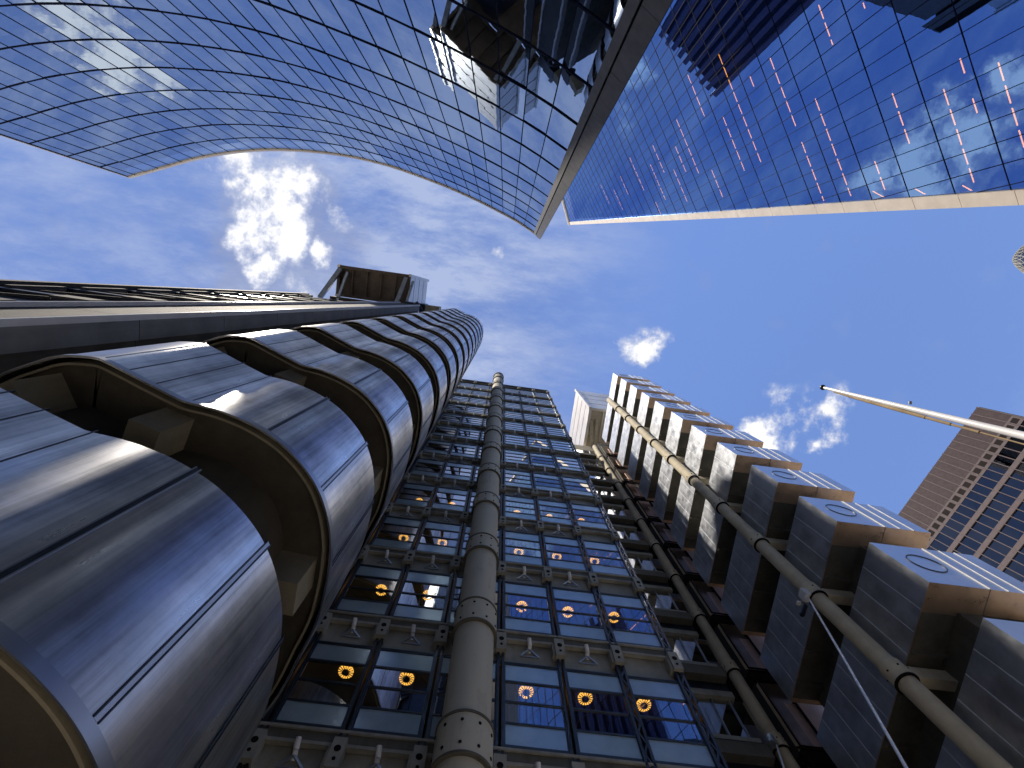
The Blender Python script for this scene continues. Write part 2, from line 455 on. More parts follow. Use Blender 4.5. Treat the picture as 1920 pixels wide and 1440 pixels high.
for k in range(-1, 11):
    if k == 0: o = rw0
    else:
        o = dup(rw0, P41*k); e = rg0.copy(); col.objects.link(e); e.parent = o
    bl = MB(); rr = random.Random(k+5)
    base = 10.42 if rr.random() < .6 else 9.6
    for j in range(rr.choice((1, 1, 2))):
        x = base+.82*j
        bl.quad((x, RY+.12, wb0+P41*k+.0), (x+.70, RY+.12, wb0+P41*k), (x+.55-.2*rr.random(), RY+.12, wb0+P41*k+2.05), (x+.16, RY+.12, wb0+P41*k+2.05))
    bl.box(9.0, 9.3, RY+.15, RY+.2, wb0+P41*k, wb0+P41*k+1.8)
    bq = bl.build('blind', M['blind'], o); bq.matrix_parent_inverse = o.matrix_basis.inverted() @ Matrix.Identity(4)

# ring ceiling lamps behind the windows
words = {0: 'lowest', 1: 'second', 2: 'third', 3: 'fourth', 4: 'fifth', 5: 'sixth', 6: 'seventh', 7: 'eighth'}
lamp_src = None
baynames = {-4.925: 'beside the stair tower', -3.175: 'second bay from stair tower', -1.425: 'bay left of big column',
            2.075: 'bay right of big column', 3.825: 'second bay right of column', 5.575: 'last bay at right end'}
for k in range(0, 8):
    for x, bn in baynames.items():
        if k > 3 and (k*7+int(x*3)) % 4: continue
        lx, ly, lz = x+.02, 11.05, 12.90+P41*k-.0
        if lamp_src is None:
            t = thing('ceiling_light', '', 'lamp', (lx, ly, lz))
            rb = MB(); rb.ring((lx, ly), .09, .215, lz-.10, lz-.06, 28, 0)
            dsk = rb.build('lamp_ring', M['lamp'], t)
            hb = MB(); hb.tube((lx, ly, lz-.14), (lx, ly, lz), .10, .10, 18, 0)
            for q in range(16):
                th = 2*math.pi*q/16
                hb.bar((lx+.09*math.cos(th), ly+.09*math.sin(th), lz-.115), (lx+.225*math.cos(th), ly+.225*math.sin(th), lz-.115), .018, .02, 0)
            hb.build('lamp_housing', M['lamp_core'], t)
            lamp_src = t; L0 = (lx, ly, lz)
        else:
            t = dup_tree(lamp_src, lz-L0[2], lx-L0[0], ly-L0[1])
        t['label'] = 'yellow ring lamp in %s window row from the bottom, %s' % (words[k], bn)
        t['group'] = 'round ceiling lamps behind the office windows'
for k, n_ in ((0, 5), (1, 4)):
    m = MB()
    for i in range(n_):
        x = 1.48+i*.17; m.box(x, x+.035+.02*(i % 2), 10.36, 10.38, 10.45+P41*k, 11.95+P41*k-.1*i*(k > 0))
    m.build('vertical_blind', M['blind'], office)

# ============================================================ curved stair tower
stair = thing('stair_tower', 'curved stair tower wrapped in stacked bands of brushed stainless steel with dark gaps', 'building', (-5.4, 4.8, GROUND))
back_arc = [(-5.72,1.53),(-6.00,1.565),(-6.30,1.68),(-6.9,2.0),(-7.6,2.6),(-8.3,3.6),(-8.5,5.2),(-8.1,6.8),(-7.0,7.7),(-5.6,7.95),(-4.3,7.85),(-3.4,7.4),(-2.8,6.7),
      (-2.42,5.75),(-2.22,5.2),(-2.13,4.7),(-2.09,4.25),(-2.10,3.82),(-2.20,3.38),(-2.37,3.0),(-2.62,2.68),(-2.95,2.40),(-3.38,2.18),(-3.84,2.045),(-4.22,1.995)]
arc = catmull(back_arc, 5)
straight = [(-4.34,1.975),(-4.56,1.89),(-4.84,1.78),(-5.12,1.665),(-5.36,1.57),(-5.47,1.535),(-5.58,1.525)]
loop = arc+straight
# travel runs clockwise seen from above or not: find the inward side
area = sum(loop[i][0]*loop[(i+1) % len(loop)][1]-loop[(i+1) % len(loop)][0]*loop[i][1] for i in range(len(loop)))
sg = 1 if area > 0 else -1
ins = lambda d: offset(loop, d*sg)
o0, o1, o2, o3, o4 = loop, ins(.025), ins(.10), ins(.135), ins(.45)
band_base = 2.81
def near(px, py):
    return min(range(len(loop)), key=lambda i: (loop[i][0]-px)**2+(loop[i][1]-py)**2)
def at_az(deg):
    best = None
    for i, p in enumerate(loop):
        d = abs(math.degrees(math.atan2(p[1], p[0]))-deg) + .3*math.hypot(*p)
        if best is None or d < best[0]: best = (d, i)
    i = best[1]
    a, c, e = loop[i-1], loop[i], loop[(i+1) % len(loop)]
    for (u, v) in ((a, c), (c, e)):
        A = math.degrees(math.atan2(u[1], u[0])); B = math.degrees(math.atan2(v[1], v[0]))
        if min(A, B) <= deg <= max(A, B):
            t = (deg-A)/(B-A) if B != A else 0
            return (u[0]+(v[0]-u[0])*t, u[1]+(v[1]-u[1])*t), Vector((v[0]-u[0], v[1]-u[1])).normalized()
    return c, Vector((e[0]-a[0], e[1]-a[1])).normalized()
b = MB()
b.ribbon(o0, o1, band_base, band_base+2.47, m=0)
trim_o = offset(loop, -.012*sg)
b.ribbon(trim_o, ins(.012), band_base-.015, band_base+.09, m=1)
sm = b
for az, kind in ((164.4, 0), (162.1, 0), (159.2, 0), (154.9, 0), (144.0, 1), (127.1, 1), (116.2, 1), (112.6, 0)):
    (px, py), t = at_az(az)
    nrm = Vector((t.y, -t.x))*sg
    def rib(off, w, pr, mat):
        c = Vector((px, py)) + t*off; a = c-nrm*.02; e = c+nrm*pr
        for zz0, zz1 in ((band_base+.10, band_base+2.54),):
            sm.prism([tuple(a-t*w/2), tuple(a+t*w/2), tuple(e+t*w/2), tuple(e-t*w/2)], zz0, zz1, mat)
    if kind: rib(-.030, .012, .014, 1 if az > 140 else 2); rib(.030, .012, .014, 1 if az > 140 else 2); rib(0, .046, .004, 2 if az > 140 else 1)
    else: rib(0, .014, .006, 2)
band0 = b.build('cladding_band', [M['steel'], M['steel_trim'], M['frame']], stair, smooth=30)
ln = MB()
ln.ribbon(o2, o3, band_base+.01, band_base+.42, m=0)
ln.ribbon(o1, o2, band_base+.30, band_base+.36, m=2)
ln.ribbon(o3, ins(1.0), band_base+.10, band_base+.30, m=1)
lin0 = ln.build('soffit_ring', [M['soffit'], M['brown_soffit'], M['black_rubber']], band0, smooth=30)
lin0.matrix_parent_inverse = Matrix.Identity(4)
blks = []
for (px, py, w, l) in ((-4.52, 2.2, .42, .7), (-2.75, 4.35, .5, .9), (-6.25, 2.1, .5, .7)):
    bl = MB()
    j = near(px, py); a = loop[j-1]; e = loop[(j+1) % len(loop)]
    t = Vector((e[0]-a[0], e[1]-a[1])).normalized(); nn = Vector((t.y, -t.x))*sg
    c = Vector(loop[j])-nn*.23
    bl.prism([tuple(c-t*w/2-nn*l), tuple(c+t*w/2-nn*l), tuple(c+t*w/2), tuple(c-t*w/2)], band_base-.62, band_base+.3, 0)
    q = bl.build('concrete_block', M['soffit'], band0); q.matrix_parent_inverse = Matrix.Identity(4); blks.append(q)
for k in range(1, 14):
    w = dup(band0, P41*k)
    for q in [lin0]+blks:
        e = q.copy(); col.objects.link(e); e.parent = w; e.matrix_parent_inverse = Matrix.Identity(4)
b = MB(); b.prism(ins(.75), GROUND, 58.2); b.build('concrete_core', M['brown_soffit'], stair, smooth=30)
b = MB(); b.prism(ins(.08), 58.40, 58.5); b.build('roof', M['frame'], stair)

# ============================================================ concrete lift shaft at the left
shaft = thing('lift_shaft', 'tall grey precast concrete shaft with bright vertical edges rising left of the curved stair tower', 'tower', (-11, 4, GROUND))
h = 3.2-P41*1; first = None
for k in range(0, 15):
    z0 = 1.30+P41*(k-1)
    z1 = z0+P41-.035
    z1 = min(z1, 57.6)
    if z0 > 57: break
    p = MB()
    p.box(-11.9, -9.70, 1.75, 2.36, z0, z1, 2, (2, 2, 3, 2, 2, 2))  # front face gets a darker copy, as if unlit
    p.box(-11.9, -9.80, 2.36, 9.0, z0, z1, 1)  # set-back part of the wall in a darker concrete
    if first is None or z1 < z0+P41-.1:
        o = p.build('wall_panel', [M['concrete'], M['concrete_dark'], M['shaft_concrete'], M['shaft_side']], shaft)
        first = first or o
    else: dup(first, P41*k)
e = MB(); e.bar((-9.715, 1.735, GROUND), (-9.715, 1.735, 57.65), .16, .10, up=(1,0,0)); e.build('corner_trim', M['white'], shaft)  # white colour stands for the lit highlight along the shaft edges
e = MB(); e.bar((-11.93, 1.72, GROUND), (-11.93, 1.72, 57.65), .2, .10, up=(1,0,0)); e.build('corner_trim', M['white'], shaft)
e = MB(); e.box(-11.85, -9.85, 1.85, 8.9, GROUND, 57.5); e.build('core', M['dark'], shaft)

# ============================================================ far office wing beyond the shaft
wing = thing('office_wing', 'dark far wing seen edge-on beyond the concrete shaft, with thin buff slab ends', 'building', (-20, 6, GROUND))
b = MB(); b.box(-23.6, -16.4, 2.75, 12, GROUND, 60); b.build('wall', M['frame'], wing)
b = MB(); b.box(-23.9, -23.3, 2.2, 2.9, GROUND, 60.4); b.build('corner_column', M['shaft_side'], wing)
b = MB()
b.box(-23.3, -16.4, 2.42, 2.8, 2.2, 2.6, 0); b.box(-19.3, -17.6, 2.34, 2.46, 1.2, 2.1, 1); b.bar((-23.2, 2.5, 2.6), (-19.5, 2.5, 5.6), .12, .12, 1)
b.box(-22.6, -22.3, 2.30, 2.8, 2.7, 5.6, 1)
f0 = b.build('floor_slab', [M['frame'], M['shaft_side']], wing)
for k in range(1, 14): dup(f0, P41*k)

# ============================================================ rooftop plant rooms
def plant_room(name, label, x0, x1, y0, y1, z0, z1, under, faces):
    t = thing(name, label, 'rooftop box', ((x0+x1)/2, (y0+y1)/2, z0))
    b = MB(); b.box(x0+.15, x1-.15, y0+.15, y1-.15, z0+.25, z1-.05, 0, (1, 0, 0, 0, 0, 0)); b.build('body', [M['frame'], under], t)
    nb = 4; hh = (z1-z0)/nb
    for i in range(nb):
        c = MB(); a = z0+i*hh+.16; e = z0+(i+1)*hh-.16
        c.box(x0, x1, y0, y0+.12, a, e, 0); c.box(x0, x1, y1-.12, y1, a, e, 0)
        c.box(x0, x0+.12, y0+.12, y1-.12, a, e, 0); c.box(x1-.12, x1, y0+.12, y1-.12, a, e, 0)
        c.build('cladding_band', M['louvre_metal'], t)
    f = MB()
    for (x, y) in ((x0, y0), (x1, y0), (x1, y1), (x0, y1)):
        f.box(x-.16, x+.16, y-.16, y+.16, z0-.12, z1+.15)
    f.build('corner_post', M['louvre_metal'], t)
    f = MB()
    f.box(x0+.16, x1-.16, y0-.1, y0+.25, z0-.14, z0+.12); f.box(x0+.16, x1-.16, y1-.25, y1+.1, z0-.14, z0+.12)
    f.box(x0-.1, x0+.25, y0+.16, y1-.16, z0-.14, z0+.12); f.box(x1-.25, x1+.1, y0+.16, y1-.16, z0-.14, z0+.12)
    nbx = int((x1-x0)/1.6)
    for i in range(1, nbx):
        xx = x0+(x1-x0)*i/nbx; f.box(xx-.08, xx+.08, y0+.26, y1-.26, z0-.02, z0+.24)
    f.build('base_frame', under if under is M['plant_under'] else M['louvre_metal'], t)
    return t
pr = plant_room('plant_room', 'brown rooftop plant box on struts overhanging the top of the concrete shaft', -20.6, -11.95, -1.55, 2.0, 62, 76, M['plant_under'], 0)
for (x, y, w) in ((-20.4, -1.2, .5), (-12.4, -1.2, .45)):
    s = MB(); s.bar((x, y, 62.0), (x-1.6 if x < -15 else x-.7, 2.55, 60.2), w, w); s.bar((x+.9, y+.3, 61.9), (x+.5, 2.6, 60.2), .3, .3); s.build('strut', M['frame_light'], pr)
s = MB(); s.box(-20.8, -11.2, 2.15, 6, 60.2, 61.6); s.build('deck', M['plant_under'], pr)
pr2 = plant_room('plant_room', 'pale sunlit rooftop plant box with ribbed sides behind the right-hand service pods', 12.5, 20.0, 11.8, 19.9, 62, 75, M['concrete_warm'], 0)
s = MB(); s.bar((12.9, 13.4, 62), (13.5, 17.4, 60.6), .3, .3); s.bar((13.6, 13.2, 62), (13.7, 17.4, 60.6), .3, .3); s.build('strut', M['concrete_warm'], pr2)
s = MB(); s.box(10.9, 13.9, 16.55, 17.9, 58.9, 60.9); s.box(13.9, 18, 15.9, 18.4, 58.9, 60.9); s.build('deck', M['concrete_warm'], pr2)
s = MB(); s.box(-9.25, -7.6, 1.62, 2.5, 58.9, 60.6); 
tag(s.build('parapet_box', M['concrete_warm']), 'small sunlit buff concrete box on the roof edge between shaft and stair tower', 'roof box')
s = MB(); s.box(-11.8, -9.3, 1.55, 2.5, 59.0, 61.4); s.tube((-10.3, 1.5, 58.3), (-9.5, 2.5, 58.7), .3, n=12)
tag(s.build('lifting_winch', M['frame']), 'dark hoist unit on the roof under the brown plant box', 'hoist')

# ============================================================ service tower with the stacked pods
serv = thing('service_tower', 'right-hand service tower of stacked steel pods with two slender concrete columns', 'tower', (15.2, 10.5, GROUND))
PX0, PX1, PY0, PY1 = 13.4, 17.06, 6.35, 14.1; ph = 2.44; pb = 9.15
def pod_mesh():
    b = MB()
    xs = 15.28
    b.box(PX0, xs-.012, PY0, PY1, pb, pb+ph, 0, (2, 1, 1, 0, 0, 0))
    b.box(xs+.012, PX1, PY0, PY1, pb, pb+ph, 0, (2, 1, 1, 0, 0, 0))
    return b
s = pod_mesh()
for y in (7.25, 8.0, 8.76, 9.5, 10.25, 11.0, 11.72, 12.5, 13.28):
    s.box(PX0-.014, PX0-.001, y-.014, y+.014, pb+.02, pb+ph-.02, 3)
s.box(15.28-.03, 15.28+.03, PY0-.03, PY0-.001, pb+.01, pb+ph-.01, 4)
for x in (15.85, 16.4): s.box(x-.012, x+.012, PY0-.022, PY0-.001, pb+.01, pb+ph-.01, 4)
pod0 = s.build('service_pod', [M['pod_side'], M['pod_front'], M['pod_under'], M['seam'], M['pod_joint']], serv)
c = MB(); n = 40; cx, cz, R = 14.42, pb+1.28, .52
for i in range(n):
    a0 = 2*math.pi*i/n; a1 = 2*math.pi*(i+1)/n
    c.bar((cx+R*math.cos(a0), PY0-.012, cz+R*math.sin(a0)), (cx+R*math.cos(a1), PY0-.012, cz+R*math.sin(a1)), .03, .022, up=(0,1,0))
ci0 = c.build('round_vent', M['frame'], pod0)
u = MB()
u.box(PX0+.03, PX1-.03, PY0+.95, PY1-.2, pb-.012, pb-.002, 0)
for y in (8.6, 10.2, 11.8, 13.2): u.box(PX0+.05, PX1-.05, y-.05, y+.05, pb-.16, pb-.011, 1)
un0 = u.build('underside', [M['concrete_dark'], M['concrete_dark'], M['black_rubber']], pod0)
for q in (ci0, un0): q.matrix_parent_inverse = Matrix.Identity(4)
for k in range(-1, 12):
    if k == 0: continue
    w = dup(pod0, P41*k)
    for q in (ci0, un0):
        e = q.copy(); col.objects.link(e); e.parent = w; e.matrix_parent_inverse = Matrix.Identity(4)
b = MB(); b.box(14.5, 16.9, 7.2, 13.9, GROUND, 55.3); b.build('concrete_core', M['concrete_dark'], serv)
# slender columns
def slender(x, y, top, r=.285):
    b = MB(); b.tube((x, y, GROUND), (x, y, top), r, n=32)
    c = b.build('slender_column', M['slender'], serv, smooth=40)
    zc = 8.45
    k = MB(); k.ring((x, y), r+.002, r+.055, zc, zc+.62, 32, 0); k.ring((x, y), r-.01, r+.075, zc-.05, zc, 32, 1)
    for th in range(0, 360, 60):
        a = math.radians(th+15); d = Vector((math.cos(a), math.sin(a), 0)); q = Vector((x, y, zc+.33)); k.tube(q+d*(r+.04), q+d*(r+.075), .03, n=8, m=1)
    k.box(x+.2, 14.48, y-.17, y+.17, zc+.08, zc+.52, 0)
    k0 = k.build('column_clamp', [M['slender'], M['black_rubber']], c, smooth=40); k0.matrix_parent_inverse = Matrix.Identity(4)
    for i in range(-1, 12):
        if i and zc+P41*i < top-1: dup(k0, P41*i)
    return c
slender(12.90, 9.17, 54.3)
slender(13.02, 15.75, 58.0)
# metal-clad panels beside the second column
p = MB(); zp = 12.1
p.box(13.35, 14.42, 15.05, 15.25, zp, zp+3.3, 0); p.box(14.50, 17.2, 15.05, 15.25, zp, zp+3.3, 2); p.box(13.95, 14.42, 15.035, 15.049, zp+.02, zp+2.2, 2)  # last box: patch of pink light laid over the left panel
p.bar((14.46, 15.02, zp-.05), (14.46, 15.02, zp+3.35), .09, .09, 1, up=(1,0,0))
p.tube((13.33, 14.98, zp), (13.33, 14.98, zp+3.4), .045, n=10, m=1)
p.tube((13.33, 14.98, zp), (17.2, 14.98, zp-.02), .045, n=10, m=1)
p.box(13.3, 17.2, 15.08, 15.6, zp-.55, zp-.05, 1)
mp0 = p.build('metal_panel', [M['panel_metal'], M['black_rubber'], M['lit_pink']], serv)
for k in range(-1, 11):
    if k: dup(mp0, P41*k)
b = MB(); b.box(13.35, 17.2, 15.3, 18, GROUND, 58); b.build('rear_wall', M['dark'], serv)

# ============================================================ cables and camera
def cable(name, label, a, b, r, sag):
    m = MB(); a = Vector(a); b = Vector(b); n = 14; prev = a
    for i in range(1, n+1):
        t = i/n; p = a.lerp(b, t); p.z -= sag*4*t*(1-t)
        m.tube(prev, p, r, n=8, caps=False); prev = p
    o = m.build(name, M['white'], smooth=60); return tag(o, label, 'cable')
cA = Vector((12.55, 9.17, 16.75))
cable('steel_cable', 'thin pale cable falling diagonally from the front slender column clamp', cA, (8.4, 7.4, 7.6), .035, .05)
s = MB(); s.box(12.38, 12.66, 9.0, 9.34, 16.62, 17.0); s.tube((12.5, 9.17, 16.75), (12.36, 9.1, 16.55), .05, n=10)
tag(s.build('cable_anchor', M['white']), 'white anchor plate clamped on the front slender column', 'bracket')
cable('steel_cable', 'short pale cable falling from the rear slender column at the bottom edge', (12.75, 15.45, 16.7), (10.3, 12.9, 12.7), .035, .02)
s = MB(); s.tube((12.6, 15.4, 16.9), (12.5, 15.3, 16.5), .16, n=14); s.ring((12.5, 15.3), .16, .2, 16.48, 16.56, 14); s.bar((12.6, 15.4, 16.9), (12.8, 15.6, 17.3), .06)
tag(s.build('floodlight', M['frame_light']), 'small round floodlight on the rear slender column at the bottom edge', 'floodlight')
t = thing('security_camera', 'small dark camera cluster hanging below the white anchor plate', 'camera', (12.4, 9.55, 16.6))
s = MB(); s.tube((12.30, 9.75, 16.45), (12.55, 9.55, 16.75), .09, n=14); s.tube((12.27, 9.77, 16.42), (12.30, 9.75, 16.45), .07, n=14); s.build('camera_body', M['frame'], t)
s = MB(); s.bar((12.5, 9.5, 16.8), (12.75, 9.3, 16.9), .05); s.bar((12.35, 9.45, 16.75), (12.6, 9.4, 16.85), .06); s.build('mounting_arm', M['frame_light'], t)
s = MB(); s.box(12.22, 12.36, 9.42, 9.56, 16.72, 16.80); s.build('lens_hood', M['white'], t)

# ============================================================ flagpole
pole = thing('flagpole', 'slender white tapering flagpole against the blue sky at the right edge', 'flagpole', (9.7, .93, GROUND))
tip = Vector((10.0, 1.247, 14.83)); ft = Vector((9.72, .93, GROUND))
s = MB(); s.tube(ft, tip, .135, .045, 24); s.build('shaft', M['white'], pole, smooth=40)
s = MB(); n = 10
for i in range(n):
    a0 = -math.pi/2+math.pi*i/n; a1 = -math.pi/2+math.pi*(i+1)/n; R = .085
    s.tube(tip+Vector((0,0,.06+R*math.sin(a0))), tip+Vector((0,0,.06+R*math.sin(a1))), max(.001, R*math.cos(a0)), max(.001, R*math.cos(a1)), 16, caps=False)
s.build('finial', M['frame'], pole, smooth=60)
s = MB(); d = (ft-tip)
a = tip+d*.03+Vector((0,.05,0)); prev = a
for i in range(1, 24):
    t_ = i/23; q = tip+d*(.03+t_*.93)+Vector((0, .06+.10*min(1, t_*2.5), 0)); s.tube(prev, q, .014 if t_ > .35 else .014+.03*math.sin(math.pi*t_/.35), n=8, caps=False); prev = q
s.build('halyard', M['rope'], pole)
s = MB(); q = tip+d*.2; s.tube(q+Vector((0,-.10,0)), q+Vector((0,-.17,.02)), .035, n=10); s.build('cleat', M['frame_light'], pole)

# ============================================================ curtain wall helper
def pane_area(q):
    pr = []
    for p in q:
        v = CAMINV @ Vector((p[0], p[1], p[2]+EYE))
        if v.z > -.1: return 0
        u = -v.x/v.z*930+960; w = v.y/v.z*930+720
        pr.append((u, w))
    c = (sum(p[0] for p in pr)/len(pr), sum(p[1] for p in pr)/len(pr))
    if not (-20 < c[0] < 1940 and -20 < c[1] < 1460): return 0
    return abs(sum(pr[i][0]*pr[(i+1) % len(pr)][1]-pr[(i+1) % len(pr)][0]*pr[i][1] for i in range(len(pr))))/2
f_ = 930.; pp = (960., 720.); ZP = (948., 566.); ang = math.radians(7.8)
zc = Vector((ZP[0]-pp[0], ZP[1]-pp[1], f_)).normalized()
e1 = (Vector((1,0,0))-zc*zc.x).normalized(); e2 = zc.cross(e1)
bx = e1*math.cos(ang)+e2*math.sin(ang); by = -e1*math.sin(ang)+e2*math.cos(ang)
# world axes written in image axes (x right, y down, z into the picture)
Rw = Matrix(((bx.x, -bx.y, -bx.z), (by.x, -by.y, -by.z), (zc.x, -zc.y, -zc.z)))
CAMM = Matrix.Translation((0, 0, EYE)) @ Rw.to_4x4()
CAMINV = CAMM.inverted()

def glaze(quads, mat, root, limit=95, tilt=.0032):
    rr = random.Random(3); items = []
    for q in quads:
        q = [Vector(p) for p in q]
        c = sum(q, Vector())/len(q); n = (q[1]-q[0]).cross(q[-1]-q[0]).normalized()
        if n.dot(-c) < 0: q = q[::-1]; n = -n
        u = (q[1]-q[0]).normalized(); v = n.cross(u)
        a, b_ = rr.gauss(0, tilt), rr.gauss(0, tilt)
        q = [p+n*(a*(p-c).dot(u)+b_*(p-c).dot(v)) for p in q]
        items.append((pane_area(q), q))
    items.sort(key=lambda t: -t[0])
    for ar, q in items[:limit]:
        m = MB(); m.poly([tuple(p) for p in q]); m.build('glass_pane', mat, root)
    m = MB()
    for ar, q in items[limit:]: m.poly([tuple(p) for p in q])
    if m.f:
        o = m.build('glass_pane', mat, root); o['kind'] = 'stuff'

# ============================================================ tower with the concave glass facade
willis = thing('concave_glass_tower', 'concave blue glass tower with a fine dark grid and a grey clad corner', 'building', (-20, -25, GROUND))
k_ = .979
WP = [(-48.66,-8.88),(-44.74,-10.48),(-40.49,-12.23),(-36.0,-13.62),(-31.26,-14.58),(-26.47,-15.05),(-22.13,-15.14),(-18.9,-14.95),(-15.4,-14.5),(-9.63,-13.3),(-5.52,-12.2),(-2.9,-11.35),(-.7,-10.6),(.45,-10.12),(1.55,-9.65),(2.42,-9.2)]
WP = [(x*k_, y*k_) for x, y in WP]
wc = catmull(WP, 8)
# resample at mullion spacing
def resample(c, step):
    out = [c[-1]]; acc = 0; i = len(c)-1; cur = Vector(c[-1])
    while i > 0:
        nx = Vector(c[i-1]); d = (nx-cur).length
        if acc+d >= step:
            t = (step-acc)/d; cur = cur.lerp(nx, t); out.append(tuple(cur)); acc = 0
        else: acc += d; cur = nx; i -= 1
    out.append(c[0]); return out
wm = resample(wc, 1.5)
WT = 64.4; wf = [WT-4.25*i for i in range(0, 16) if WT-4.25*i > 0]+[GROUND]
quads = []
for i in range(len(wm)-1):
    a, c = wm[i], wm[i+1]
    for j in range(len(wf)-1):
        z1, z0 = wf[j], wf[j+1]
        quads.append([(a[0],a[1],z0),(a[0],a[1],z1),(c[0],c[1],z1),(c[0],c[1],z0)])
glaze(quads, M['willis_glass'], willis)
for i, a in enumerate(wm):
    m = MB(); j = min(i, len(wm)-2)
    t = Vector((wm[j+1][0]-wm[j][0], wm[j+1][1]-wm[j][1])).normalized(); n = Vector((-t.y, t.x))
    if n.y < 0: n = -n
    p = Vector(a); w = .020; d = .03
    m.prism([tuple(p-t*w-n*.02), tuple(p+t*w-n*.02), tuple(p+t*w+n*d), tuple(p-t*w+n*d)], GROUND, WT, 0)
    m.build('mullion', M['mullion'], willis)
wo = offset(wm, .0, False)
def side(c, d):
    out = []
    for i in range(len(c)):
        a = c[max(0, i-1)]; b = c[min(len(c)-1, i+1)]
        t = Vector((b[0]-a[0], b[1]-a[1])).normalized(); n = Vector((-t.y, t.x))
        if n.y < 0: n = -n
        out.append((c[i][0]+n.x*d, c[i][1]+n.y*d))
    return out
for z in wf[1:-1]:
    m = MB(); m.ribbon(side(wm, .045), side(wm, -.02), z-.045, z+.045, False); m.build('transom', M['mullion'], willis)
m = MB(); m.ribbon(side(wm, .13), side(wm, -.3), WT+.0, WT+.45, False); m.build('parapet', M['band_pale'], willis)
# dark interior behind the glass
m = MB()
ins_ = side(wm, -.9)
i0 = len(m.v)
for i in range(len(ins_)-1):
    a, c = ins_[i], ins_[i+1]; m.quad((a[0],a[1],GROUND),(a[0],a[1],WT-.1),(c[0],c[1],WT-.1),(c[0],c[1],GROUND))
m.build('interior_wall', M['dark'], willis)
for z in wf[1:-1]:
    m = MB(); m.ribbon(side(wm, -.05), side(wm, -.95), z-.25, z+.2, False); m.build('floor_slab', M['ceiling'], willis)
# clad corner
cor = (3.36*1.0, -8.42)
gl = WP[-1]
m = MB(); t = (Vector(cor)-Vector(gl)); tn = t.normalized(); nn = Vector((-tn.y, tn.x)); nn = nn if nn.y > 0 else -nn
A = Vector(gl); B = A+tn*(.36); C = A+tn*.44; D_ = Vector(cor)
z = GROUND; joints = [WT+.45-4.12*i for i in range(16)]
m.prism([tuple(A+nn*.10), tuple(A-nn*.5), tuple(B-nn*.5), tuple(B+nn*.16)], GROUND, WT+.45, 0); m.build('corner_trim', M['band_grey'], willis)
back = Vector((8.5, -31))
prevz = WT+.45
for jz in joints[1:]+[GROUND]:
    if jz < GROUND: break
    m = MB(); m.prism([tuple(C+nn*.14), tuple(C-nn*.6), tuple(D_+Vector((.3,-2.2))), tuple(D_+nn*.16)], jz+.03, prevz, 0)
    m.build('corner_panel', M['band_grey'], willis); prevz = jz
m = MB(); m.prism([tuple(B+nn*.02), tuple(B-nn*.5), tuple(C-nn*.5), tuple(C+nn*.02)], GROUND, WT+.3, 0)
m.prism([tuple(C+nn*.02-tn*0), tuple(C-nn*.55), tuple(D_+Vector((.2,-2.0))), tuple(D_+nn*.03)], GROUND, WT+.2, 0)
m.build('shadow_gap', M['black_rubber'], willis)
# rear body
m = MB(); bodypts = [tuple(D_+Vector((.25,-2.2))), (9, -34), (-30, -46), (-60, -30), (-50, -12)]
m.prism([(3.5,-10.9)]+bodypts[1:]+[tuple(Vector(WP[0])+Vector((-.6,-.4)))]+[(p[0], p[1]-1.2) for p in wm[::-1]], GROUND, WT-.4); m.build('rear_body', M['band_grey'], willis)
e = MB(); a = Vector(WP[0]); e.prism([tuple(a+Vector((-.1,.12))), tuple(a+Vector((.02,.1))), tuple(a+Vector((-.5,-.9))), tuple(a+Vector((-.9,-.6)))], GROUND, WT+.4); e.build('end_trim', M['band_pale'], willis)

# stand-in tier with fins, added unseen for its reflection in the slanted tower
m = MB(); T0 = Vector((3.6, -22.1)); T1 = Vector((-.3, -37.4)); m.prism([tuple(T0), tuple(T1), (-22, -36.5), (-12, -24.6)], WT-.3, 98.5); m.build('standin_tier', M['frame'], willis)
td = (T1-T0).normalized(); tn = Vector((-td.y, td.x)); tn = tn if tn.x > 0 else -tn
for i in range(10):
    m = MB(); p = T0+td*(.1+i*1.6); m.prism([tuple(p), tuple(p+td*.85), tuple(p+td*.85+tn*.7), tuple(p+tn*.7)], WT, 100.0 if i % 2 == 0 else 99.2); m.build('fin', M['fin'], willis)

# ============================================================ slanted glass tower
DS = 34.0
nS = Vector((-.825, .565)).normalized(); dS = Vector((.565, .825)).normalized()
def SPt(t, h, off=0.):        # t, h in units of DS on the face; off = metres behind the glass
    p = -nS*(DS+off)+dS*(t*DS); return (p.x, p.y, h*DS)
slant = thing('slanted_glass_tower', 'deep blue glass tower with a raking pale metal edge and rows of orange ceiling lights', 'building', (40, -30, GROUND))
def t_edge(h): return .288-(h-1.0107)*.1556
def h_roof(t): return 5.62+(t+.431)*1.10
bay = .0437
tl = [.375-bay*i for i in range(0, 36)]
hl = [.0]+[1.0258+.1182*i-.1182*8 for i in range(0, 48)]
hl = [GROUND/DS]+[h for h in hl if h > .02]
def clip(poly, inside, inter):
    out = []
    for i in range(len(poly)):
        a, b = poly[i-1], poly[i]
        ia, ib = inside(a), inside(b)
        if ib:
            if not ia: out.append(inter(a, b))
            out.append(b)
        elif ia: out.append(inter(a, b))
    return out
def mkclip(fn):
    def inside(p): return fn(p) <= 0
    def inter(a, b):
        fa, fb = fn(a), fn(b); u = fa/(fa-fb); return (a[0]+(b[0]-a[0])*u, a[1]+(b[1]-a[1])*u)
    return inside, inter
c1 = mkclip(lambda p: p[0]-(t_edge(p[1])-.031)); c2 = mkclip(lambda p: p[1]-h_roof(p[0])+.01)
quads = []
